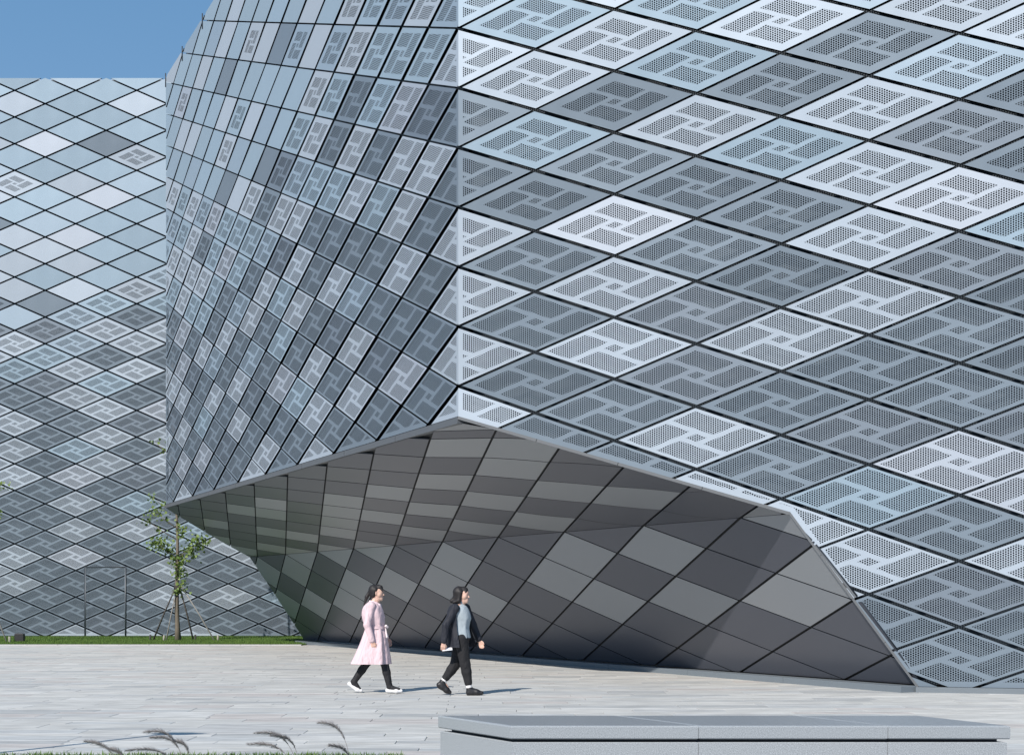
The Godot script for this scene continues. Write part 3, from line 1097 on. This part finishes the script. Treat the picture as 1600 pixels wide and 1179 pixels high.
class Cloth:                     # vertex arrays that several fields and lofts are gathered in
	var v := PackedVector3Array()
	var n := PackedVector3Array()
	var i := PackedInt32Array()
	func mesh() -> ArrayMesh:
		var a := []
		a.resize(Mesh.ARRAY_MAX)
		a[Mesh.ARRAY_VERTEX] = v
		a[Mesh.ARRAY_NORMAL] = n
		a[Mesh.ARRAY_INDEX] = i
		var m := ArrayMesh.new()
		m.add_surface_from_arrays(Mesh.PRIMITIVE_TRIANGLES, a)
		return m
	func loft(sections: Array, segs: int, a0: float, a1: float, thick: float, folds: float):
		# sections: y, back x, front x, half width z. Angles run from the front (+x) through the near side (+z). An outer and an inner skin, joined at the rims.
		var rings := []
		var rows := 40
		for r in rows + 1:
			var f := r / float(rows) * (sections.size() - 1)
			var k := mini(int(f), sections.size() - 2)
			var t := f - k
			var s := []
			for c in 4:
				var p0: float = sections[maxi(k - 1, 0)][c]
				var p1: float = sections[k][c]
				var p2: float = sections[k + 1][c]
				var p3: float = sections[mini(k + 2, sections.size() - 1)][c]
				s.append(cubic_interpolate(p1, p2, p0, p3, t))
			rings.append(s)
		for skin in 2:
			var from := v.size()
			for r in rows + 1:
				var s: Array = rings[r]
				var down := r / float(rows)
				for c in segs + 1:
					var a := lerpf(a0, a1, c / float(segs))
					var fold := folds * down * down * (sin(a * 7.0 + 0.7) + 0.5 * sin(a * 12.0 + 2.0))
					var rx: float = (s[2] - s[1]) / 2 - skin * thick + fold
					var rz: float = s[3] - skin * thick + fold
					var ca := cos(a)
					var sa := sin(a)
					var px := signf(ca) * pow(absf(ca), 0.85) * rx
					var pz := signf(sa) * pow(absf(sa), 0.85) * rz
					v.append(Vector3((s[1] + s[2]) / 2 + px, s[0], pz))
					n.append(Vector3.ZERO)
			for r in rows:
				for c in segs:
					var p := from + r * (segs + 1) + c
					var q := p + segs + 1
					var tri := [p, q, q + 1, p, q + 1, p + 1] if skin == 0 else [p, q + 1, q, p, p + 1, q + 1]
					for k in [0, 3]:
						var nn := (v[tri[k + 2]] - v[tri[k]]).cross(v[tri[k + 1]] - v[tri[k]])
						for m in 3: n[tri[k + m]] += nn
						i.append_array(PackedInt32Array([tri[k], tri[k + 1], tri[k + 2]]))
			for p in range(from, v.size()): n[p] = n[p].normalized()
			if a1 - a0 > TAU - 0.01:      # a closed ring: the two edges share their normal
				for r in rows + 1:
					var p := from + r * (segs + 1)
					var sum := (n[p] + n[p + segs]).normalized()
					n[p] = sum
					n[p + segs] = sum
			if skin == 1:
				var outer := from - (rows + 1) * (segs + 1)
				for c in segs:
					for r in [0, rows]:
						var p: int = outer + r * (segs + 1) + c
						var q: int = from + r * (segs + 1) + c
						i.append_array(PackedInt32Array([p, p + 1, q + 1, p, q + 1, q]))
				for r in rows:
					for c in [0, segs]:
						var p: int = outer + r * (segs + 1) + c
						var q: int = from + r * (segs + 1) + c
						i.append_array(PackedInt32Array([p, p + segs + 1, q + segs + 1, p, q + segs + 1, q]))

func add_field(c: Cloth, f: Field):
	var v := PackedVector3Array()
	var n := PackedVector3Array()
	var i := PackedInt32Array()
	f.mesh_into(v, n, i)
	var from := c.v.size()
	c.v.append_array(v)
	c.n.append_array(n)
	for k in i: c.i.append(k + from)

func body_mesh(j: Dictionary) -> Cloth:
	var c := Cloth.new()
	var f := Field.new(Vector3(-0.62, -0.02, -0.34), Vector3(0.52, 1.47, 0.36), 0.014)
	f.bone(j.pelvis, j.waist, 0.125, 0.10, 0.05)
	f.bone(j.waist, j.chest, 0.10, 0.125, 0.05)
	f.bone(j.chest, j.neck, 0.115, 0.052, 0.04)
	f.bone(j.neck, j.skull + Vector3(-0.01, -0.07, 0), 0.048, 0.046, 0.02)
	for s in [0, 1]:
		f.bone(j.neck + Vector3(0, -0.05, 0), j.shoulder[s], 0.05, 0.05, 0.04)
		f.bone(j.shoulder[s], j.elbow[s], 0.05, 0.037, 0.02)
		f.bone(j.elbow[s], j.wrist[s], 0.037, 0.024, 0.02)
		f.bone(j.hip[s], j.knee[s], 0.088, 0.052, 0.04)
		f.bone(j.knee[s], j.knee[s].lerp(j.ankle[s], 0.35), 0.052, 0.05, 0.02)
		f.bone(j.knee[s].lerp(j.ankle[s], 0.35), j.ankle[s], 0.05, 0.034, 0.02)
		f.bone(j.ankle[s], j.ball[s], 0.034, 0.028, 0.02)
	add_field(c, f)
	head_into(c, j.skull, j.get("yaw", 0.0))
	for s in 2: hand_into(c, j.wrist[s], j.elbow[s], s)
	return c

func head_into(c: Cloth, at: Vector3, yaw: float):
	var f := Field.new(Vector3(-0.13, -0.16, -0.11), Vector3(0.14, 0.13, 0.11), 0.005)
	f.bone(Vector3(-0.022, 0.03, 0), Vector3(0.0, 0.025, 0), 0.088, 0.085, 0.01, 0.82)
	f.bone(Vector3(0.02, 0.02, 0), Vector3(0.045, -0.065, 0), 0.07, 0.044, 0.03, 0.86)
	f.bone(Vector3(0.03, -0.085, 0), Vector3(0.062, -0.098, 0), 0.036, 0.022, 0.03)
	f.bone(Vector3(-0.005, -0.03, 0), Vector3(-0.012, -0.13, 0), 0.05, 0.047, 0.03)
	f.bone(Vector3(0.083, 0.005, 0), Vector3(0.102, -0.028, 0), 0.008, 0.012, 0.012)
	f.bone(Vector3(0.07, 0.022, -0.03), Vector3(0.07, 0.022, 0.03), 0.016, 0.016, 0.02)
	f.bone(Vector3(0.083, -0.058, -0.012), Vector3(0.083, -0.058, 0.012), 0.007, 0.007, 0.006)
	f.bone(Vector3(0.081, -0.069, -0.01), Vector3(0.081, -0.069, 0.01), 0.007, 0.007, 0.006)
	for s in [-1, 1]:
		f.bone(Vector3(-0.004, 0.012, 0.076 * s), Vector3(0.0, -0.022, 0.074 * s), 0.016, 0.010, 0.006, 0.6)
		f.bone(Vector3(0.05, -0.02, 0.038 * s), Vector3(0.045, -0.03, 0.04 * s), 0.028, 0.026, 0.03)
	var from := c.v.size()
	add_field(c, f)
	var b := Basis(Vector3.UP, yaw)
	for k in range(from, c.v.size()):
		c.v[k] = at + b * c.v[k]
		c.n[k] = b * c.n[k]

func hand_into(c: Cloth, wrist: Vector3, elbow: Vector3, s: int):
	var side := 1.0 if s == 0 else -1.0
	var down := (wrist - elbow).normalized()
	var fwd := Vector3(1, 0, 0) - down * down.x
	fwd = fwd.normalized()
	var inward := Vector3(0, 0, -side)
	inward = (inward - down * inward.dot(down) - fwd * inward.dot(fwd)).normalized()
	var f := Field.new(wrist - Vector3(0.13, 0.2, 0.11), wrist + Vector3(0.13, 0.06, 0.11), 0.005)
	f.bone(wrist - down * 0.02, wrist + down * 0.02, 0.024, 0.023, 0.01)
	for k in 4:
		var x := 0.027 - 0.018 * k
		var root := wrist + down * 0.078 + fwd * x
		f.bone(wrist + down * 0.015 + fwd * x * 0.6, root, 0.014, 0.0125, 0.012)
		var ln: float = [0.036, 0.041, 0.038, 0.03][k]
		var p1 := root + down * ln * 0.95 + inward * ln * 0.3
		var p2 := p1 + down * ln * 0.5 + inward * ln * 0.6
		var p3 := p2 + inward * ln * 0.5 + down * ln * 0.1
		f.bone(root, p1, 0.0098, 0.009, 0.004)
		f.bone(p1, p2, 0.009, 0.0085, 0.004)
		f.bone(p2, p3, 0.0085, 0.0075, 0.004)
	var t0 := wrist + down * 0.03 + fwd * 0.02
	var t1 := t0 + fwd * 0.022 + down * 0.03 + inward * 0.012
	f.bone(t0, t1, 0.014, 0.0105, 0.008)
	f.bone(t1, t1 + down * 0.03 + inward * 0.01, 0.0105, 0.0085, 0.004)
	add_field(c, f)

func person(at: Vector3, label: String, j: Dictionary, skin: Material) -> MeshInstance3D:
	var o := part("person", body_mesh(j).mesh(), skin, self)
	o.position = at
	tag(o, label, "person")
	# eyes and lips
	var b := Basis(Vector3.UP, j.get("yaw", 0.0))
	for s in [-1, 1]:
		var st := new_st()
		var c: Vector3 = j.skull + b * Vector3(0.0835, 0.006, 0.031 * s)
		tube(st, [c + b * Vector3(-0.006, 0, -0.011), c, c + b * Vector3(-0.006, 0, 0.011)], [0.003, 0.0062, 0.003], 8)
		part("eye", finish(st), mat(0.015, 0.01, 0.01, 0.3), o)
		st = new_st()
		var e: Vector3 = j.skull + b * Vector3(0.084, 0.028, 0.03 * s)
		tube(st, [e + b * Vector3(-0.008, -0.003, 0.014 * s), e, e + b * Vector3(0.0, -0.002, -0.012 * s)], [0.002, 0.0035, 0.0025], 6)
		part("eyebrow", finish(st), mat(0.02, 0.015, 0.014, 0.8), o)
	var st := new_st()
	var m: Vector3 = j.skull + b * Vector3(0.0895, -0.0635, 0)
	tube(st, [m + b * Vector3(-0.01, 0, -0.02), m + b * Vector3(-0.001, 0.002, -0.007), m + b * Vector3(-0.001, 0.002, 0.007), m + b * Vector3(-0.01, 0, 0.02)], [0.003, 0.0065, 0.0065, 0.003], 8)
	part("lips", finish(st), mat(0.35, 0.1, 0.09, 0.5), o)
	return o

func wear(o: Node, called: String, c: Cloth, m: Material, label := "") -> MeshInstance3D:
	var p := part(called, c.mesh(), m, o)
	if label: p.set_meta("label", label)
	return p

func shoe(f: Field, heel: Vector3, ball: Vector3, toe: Vector3, r: float):
	f.bone(heel, ball, r, r * 1.02, 0.02)
	f.bone(ball, toe, r * 1.02, r * 0.72, 0.02)

func build_people():
	var skin := mat(0.62, 0.40, 0.31, 0.5)
	skin.subsurf_scatter_enabled = true
	skin.subsurf_scatter_strength = 0.1
	var hair := mat(0.010, 0.008, 0.008, 0.62)
	# ---- the woman in the pink coat; x is the way she walks, +z her right side
	var j := {
		"pelvis": Vector3(-0.035, 0.90, 0), "waist": Vector3(-0.045, 1.04, 0), "chest": Vector3(-0.065, 1.21, 0), "neck": Vector3(-0.055, 1.385, 0), "skull": Vector3(-0.005, 1.535, 0), "yaw": -0.12,
		"shoulder": [Vector3(-0.085, 1.335, 0.165), Vector3(-0.045, 1.335, -0.165)], "elbow": [Vector3(-0.135, 1.05, 0.225), Vector3(0.01, 1.05, -0.225)], "wrist": [Vector3(-0.06, 0.80, 0.215), Vector3(0.12, 0.84, -0.2)],
		"hip": [Vector3(-0.03, 0.86, 0.085), Vector3(-0.045, 0.86, -0.085)], "knee": [Vector3(0.115, 0.47, 0.085), Vector3(-0.165, 0.47, -0.08)], "ankle": [Vector3(0.195, 0.095, 0.085), Vector3(-0.375, 0.165, -0.075)],
		"ball": [Vector3(0.31, 0.04, 0.09), Vector3(-0.29, 0.06, -0.075)]}
	var w1 := person(Vector3(-2.07, 0.0, -22.1), "woman in a pale pink belted coat walking behind the other", j, skin)
	var pink := mat(0.64, 0.485, 0.51, 0.85)
	pink.rim_enabled = true
	pink.rim = 0.3
	var c := Cloth.new()
	c.loft([[1.405, -0.125, 0.0, 0.065], [1.365, -0.18, 0.035, 0.135], [1.30, -0.225, 0.075, 0.185], [1.20, -0.24, 0.105, 0.192], [1.10, -0.22, 0.11, 0.175], [1.01, -0.185, 0.11, 0.155], [0.90, -0.215, 0.135, 0.185], [0.75, -0.27, 0.16, 0.215], [0.60, -0.335, 0.18, 0.245], [0.45, -0.405, 0.20, 0.275]], 72, 0.0, TAU, 0.008, 0.02)
	var f := Field.new(Vector3(-0.3, 0.75, -0.36), Vector3(0.3, 1.46, 0.36), 0.012)
	for s in 2:
		f.bone(j.neck + Vector3(-0.01, -0.06, 0), j.shoulder[s], 0.07, 0.07, 0.04)
		f.bone(j.shoulder[s], j.elbow[s], 0.07, 0.056, 0.02)
		f.bone(j.elbow[s], j.wrist[s].lerp(j.elbow[s], 0.06), 0.056, 0.046, 0.02)
	add_field(c, f)
	wear(w1, "coat", c, cloth(pink, 3.0))
	c = Cloth.new()
	c.loft([[1.03, -0.19, 0.118, 0.162], [1.01, -0.192, 0.12, 0.163], [0.985, -0.197, 0.122, 0.168]], 48, 0.0, TAU, 0.006, 0.0)
	wear(w1, "belt", c, mat(0.6, 0.45, 0.475, 0.8))
	f = Field.new(Vector3(0.05, 0.82, -0.08), Vector3(0.22, 1.1, 0.14), 0.006)
	f.bone(Vector3(0.12, 1.01, 0.03), Vector3(0.14, 1.03, 0.085), 0.012, 0.022, 0.01)
	f.bone(Vector3(0.12, 1.01, 0.03), Vector3(0.15, 1.01, -0.02), 0.012, 0.02, 0.01)
	f.bone(Vector3(0.125, 1.0, 0.04), Vector3(0.15, 0.86, 0.06), 0.012, 0.016, 0.01)
	c = Cloth.new()
	add_field(c, f)
	wear(w1, "belt_bow", c, mat(0.76, 0.66, 0.67, 0.8))
	# pale lapels
	f = Field.new(Vector3(-0.16, 1.1, -0.14), Vector3(0.16, 1.48, 0.14), 0.008)
	for s in [-1, 1]:
		f.bone(Vector3(-0.06, 1.40, 0.062 * s), Vector3(0.035, 1.35, 0.06 * s), 0.018, 0.02, 0.01)
		f.bone(Vector3(0.035, 1.35, 0.06 * s), Vector3(0.108, 1.16, 0.012 * s), 0.02, 0.012, 0.01)
	f.bone(Vector3(-0.06, 1.40, -0.062), Vector3(-0.115, 1.405, 0.0), 0.018, 0.018, 0.01)
	f.bone(Vector3(-0.06, 1.40, 0.062), Vector3(-0.115, 1.405, 0.0), 0.018, 0.018, 0.01)
	c = Cloth.new()
	add_field(c, f)
	wear(w1, "collar", c, mat(0.68, 0.56, 0.58, 0.85))
	legs(w1, j, "leggings", mat(0.012, 0.012, 0.015, 0.8), 0.008, 0.0)
	for s in 2:
		var heel: Vector3 = [Vector3(0.165, 0.045, 0.088), Vector3(-0.435, 0.135, -0.075)][s]
		var ball: Vector3 = [Vector3(0.30, 0.04, 0.092), Vector3(-0.315, 0.05, -0.075)][s]
		var toe: Vector3 = [Vector3(0.37, 0.038, 0.095), Vector3(-0.262, 0.032, -0.075)][s]
		f = Field.new(heel.min(toe) - Vector3(0.08, 0.08, 0.08), heel.max(toe) + Vector3(0.08, 0.14, 0.08), 0.006)
		shoe(f, heel, ball, toe, 0.036)
		c = Cloth.new()
		add_field(c, f)
		var sole := wear(w1, "shoe", c, mat(0.75, 0.75, 0.76, 0.6))
		f = Field.new(heel.min(toe) - Vector3(0.08, 0.08, 0.08), heel.max(toe) + Vector3(0.1, 0.16, 0.08), 0.006)
		var up := Vector3(0, 0.042, 0)
		f.bone(j.ankle[s] + Vector3(0, 0.0, 0), heel.lerp(ball, 0.45) + up, 0.045, 0.037, 0.02)
		f.bone(heel.lerp(ball, 0.45) + up, ball.lerp(toe, 0.5) + up * 0.45, 0.037, 0.03, 0.02)
		c = Cloth.new()
		add_field(c, f)
		wear(sole, "shoe_upper", c, mat(0.015, 0.015, 0.018, 0.7))
	f = Field.new(Vector3(-0.32, 1.28, -0.13), Vector3(0.13, 1.68, 0.13), 0.007)
	var h: Vector3 = j.skull
	f.bone(h + Vector3(-0.04, 0.045, 0), h + Vector3(0.012, 0.062, 0), 0.092, 0.072, 0.02, 0.9)
	f.bone(h + Vector3(-0.06, -0.01, 0), h + Vector3(-0.05, 0.04, 0), 0.066, 0.08, 0.02, 0.95)
	for s in [-1, 1]:
		f.bone(h + Vector3(0.055, 0.085, 0.03 * s), h + Vector3(0.082, 0.035, 0.055 * s), 0.03, 0.012, 0.015)
		f.bone(h + Vector3(-0.02, 0.05, 0.06 * s), h + Vector3(-0.05, -0.03, 0.055 * s), 0.03, 0.024, 0.02)
	f.bone(h + Vector3(0.05, 0.09, -0.03), h + Vector3(0.05, 0.09, 0.03), 0.026, 0.026, 0.02)
	f.bone(h + Vector3(-0.12, 0.02, 0), h + Vector3(-0.16, -0.06, 0), 0.024, 0.03, 0.012)
	f.bone(h + Vector3(-0.16, -0.06, 0), h + Vector3(-0.2, -0.185, 0.01), 0.03, 0.012, 0.012)
	c = Cloth.new()
	add_field(c, f)
	wear(w1, "hair", c, hair, "black hair tied in a ponytail")

	# ---- the woman in the dark jacket
	j = {
		"pelvis": Vector3(-0.02, 0.88, 0), "waist": Vector3(-0.025, 1.03, 0), "chest": Vector3(-0.03, 1.19, 0), "neck": Vector3(-0.03, 1.355, 0), "skull": Vector3(0.005, 1.50, 0.0), "yaw": -0.3,
		"shoulder": [Vector3(-0.10, 1.305, 0.16), Vector3(0.05, 1.305, -0.165)], "elbow": [Vector3(-0.235, 1.05, 0.215), Vector3(0.16, 1.05, -0.215)], "wrist": [Vector3(-0.265, 0.805, 0.21), Vector3(0.25, 0.825, -0.2)],
		"hip": [Vector3(-0.01, 0.84, 0.085), Vector3(-0.025, 0.84, -0.085)], "knee": [Vector3(0.05, 0.46, 0.085), Vector3(-0.11, 0.45, -0.08)], "ankle": [Vector3(0.11, 0.105, 0.085), Vector3(-0.29, 0.20, -0.075)],
		"ball": [Vector3(0.22, 0.04, 0.09), Vector3(-0.22, 0.085, -0.075)]}
	var w2 := person(Vector3(-0.75, 0.0, -21.6), "woman in an open black jacket, grey top and black trousers leading the walk", j, skin)
	var navy := mat(0.012, 0.014, 0.022, 0.75)
	c = Cloth.new()
	c.loft([[1.405, -0.085, 0.025, 0.052], [1.36, -0.09, 0.03, 0.06], [1.33, -0.14, 0.07, 0.13], [1.26, -0.16, 0.11, 0.165], [1.16, -0.16, 0.135, 0.165], [1.10, -0.15, 0.12, 0.155], [1.0, -0.145, 0.105, 0.15], [0.90, -0.155, 0.12, 0.165], [0.86, -0.16, 0.125, 0.17]], 56, 0.0, TAU, 0.006, 0.006)
	wear(w2, "top", c, cloth(mat(0.33, 0.38, 0.41, 0.9), 2.0), "pale grey knit top with a high collar")
	c = Cloth.new()
	c.loft([[1.365, -0.13, 0.045, 0.085], [1.335, -0.19, 0.085, 0.15], [1.25, -0.225, 0.13, 0.19], [1.12, -0.235, 0.15, 0.19], [1.0, -0.225, 0.155, 0.19], [0.86, -0.215, 0.20, 0.215], [0.72, -0.215, 0.25, 0.235]], 60, 1.72, TAU - 0.62, 0.008, 0.012)
	f = Field.new(Vector3(-0.4, 0.76, -0.36), Vector3(0.4, 1.42, 0.36), 0.012)
	for s in 2:
		f.bone(j.neck + Vector3(-0.04, -0.05, 0), j.shoulder[s], 0.05, 0.066, 0.04)
		f.bone(j.shoulder[s], j.elbow[s], 0.066, 0.056, 0.02)
		f.bone(j.elbow[s], j.wrist[s].lerp(j.elbow[s], 0.06), 0.056, 0.048, 0.02)
	add_field(c, f)
	wear(w2, "jacket", c, cloth(navy, 3.0))
	legs(w2, j, "trousers", mat(0.010, 0.010, 0.012, 0.85), 0.022, 0.24)
	for s in 2:
		var k: Vector3 = j.ankle[s]
		var up: Vector3 = (j.knee[s] - k).normalized()
		f = Field.new(k - Vector3(0.08, 0.08, 0.08), k + Vector3(0.08, 0.14, 0.08), 0.006)
		f.bone(k - up * 0.01, k + up * 0.11, 0.043, 0.045, 0.01)
		f.bone(k, k.lerp(j.ball[s], 0.2), 0.041, 0.037, 0.01)
		c = Cloth.new()
		add_field(c, f)
		wear(w2, "sock", c, mat(0.75, 0.74, 0.73, 0.9))
		var heel: Vector3 = [Vector3(0.105, 0.045, 0.088), Vector3(-0.345, 0.15, -0.075)][s]
		var ball: Vector3 = [Vector3(0.225, 0.042, 0.092), Vector3(-0.235, 0.065, -0.075)][s]
		var toe: Vector3 = [Vector3(0.295, 0.038, 0.095), Vector3(-0.19, 0.04, -0.075)][s]
		f = Field.new(heel.min(toe) - Vector3(0.09, 0.08, 0.08), heel.max(toe) + Vector3(0.1, 0.16, 0.08), 0.006)
		shoe(f, heel, ball, toe, 0.042)
		f.bone(k - up * 0.005, heel.lerp(ball, 0.35), 0.047, 0.046, 0.02)
		f.bone(k - up * 0.02, ball + Vector3(0, 0.012, 0), 0.044, 0.04, 0.02)
		f.bone(heel + Vector3(0, -0.02, 0), heel + Vector3(-0.0, -0.005, 0), 0.036, 0.04, 0.02)
		c = Cloth.new()
		add_field(c, f)
		wear(w2, "boot", c, mat(0.012, 0.012, 0.014, 0.5))
	f = Field.new(Vector3(-0.24, 1.28, -0.15), Vector3(0.16, 1.66, 0.15), 0.007)
	h = j.skull
	f.bone(h + Vector3(-0.04, 0.045, 0), h + Vector3(0.012, 0.06, 0), 0.097, 0.074, 0.02, 0.92)
	f.bone(h + Vector3(-0.07, -0.02, 0), h + Vector3(-0.06, 0.04, 0), 0.072, 0.085, 0.02, 1.0)
	for s in [-1, 1]:
		f.bone(h + Vector3(-0.03, 0.04, 0.066 * s), h + Vector3(-0.055, -0.085, 0.062 * s), 0.034, 0.034, 0.02)
		f.bone(h + Vector3(-0.055, -0.085, 0.062 * s), h + Vector3(-0.125, -0.105, 0.05 * s), 0.034, 0.026, 0.02)
		f.bone(h + Vector3(0.05, 0.085, 0.02 * s), h + Vector3(0.05, 0.04, 0.062 * s), 0.028, 0.014, 0.02)
	f.bone(h + Vector3(-0.10, -0.05, 0), h + Vector3(-0.16, -0.085, 0), 0.05, 0.035, 0.02)
	c = Cloth.new()
	add_field(c, f)
	wear(w2, "hair", c, hair, "black shoulder-length bob blown back")
	# a slim white phone held in her near hand
	var st := new_st()
	bevel_box(st, Vector3(-0.075, -0.006, -0.037), Vector3(0.075, 0.006, 0.037), 0.003)
	var ph := part("phone", finish_flat(st), mat(0.78, 0.78, 0.8, 0.3), self)
	ph.position = Vector3(-0.75 - 0.215, 0.695, -21.6 + 0.175)
	ph.rotation = Vector3(0.5, 0.1, 0.12)
	tag(ph, "slim white phone in the hand of the woman in black", "phone")

func cloth(m: StandardMaterial3D, deep: float) -> StandardMaterial3D:
	m.heightmap_enabled = true
	m.heightmap_texture = creases
	m.heightmap_scale = deep
	m.uv1_triplanar = true
	m.uv1_scale = Vector3(2.2, 1.1, 2.2)
	return m

func legs(o: Node, j: Dictionary, called: String, m: Material, loose: float, stop: float):
	var f := Field.new(Vector3(-0.62, -0.02, -0.24), Vector3(0.45, 1.02, 0.24), 0.011)
	f.bone(j.pelvis, j.waist + Vector3(0, -0.06, 0), 0.135, 0.115, 0.05)
	for s in 2:
		var low: Vector3 = j.ankle[s].lerp(j.knee[s], stop)
		f.bone(j.hip[s], j.knee[s], 0.085 + loose * 0.9, 0.056 + loose, 0.05)
		f.bone(j.knee[s], j.knee[s].lerp(low, 0.4), 0.056 + loose, 0.053 + loose, 0.02)
		f.bone(j.knee[s].lerp(low, 0.4), low, 0.053 + loose, 0.037 + loose, 0.02)
		if stop == 0.0: f.bone(low, low.lerp(j.ball[s], 0.7), 0.044, 0.036, 0.02)
	var c := Cloth.new()
	add_field(c, f)
	wear(o, called, c, cloth(m, 2.5))
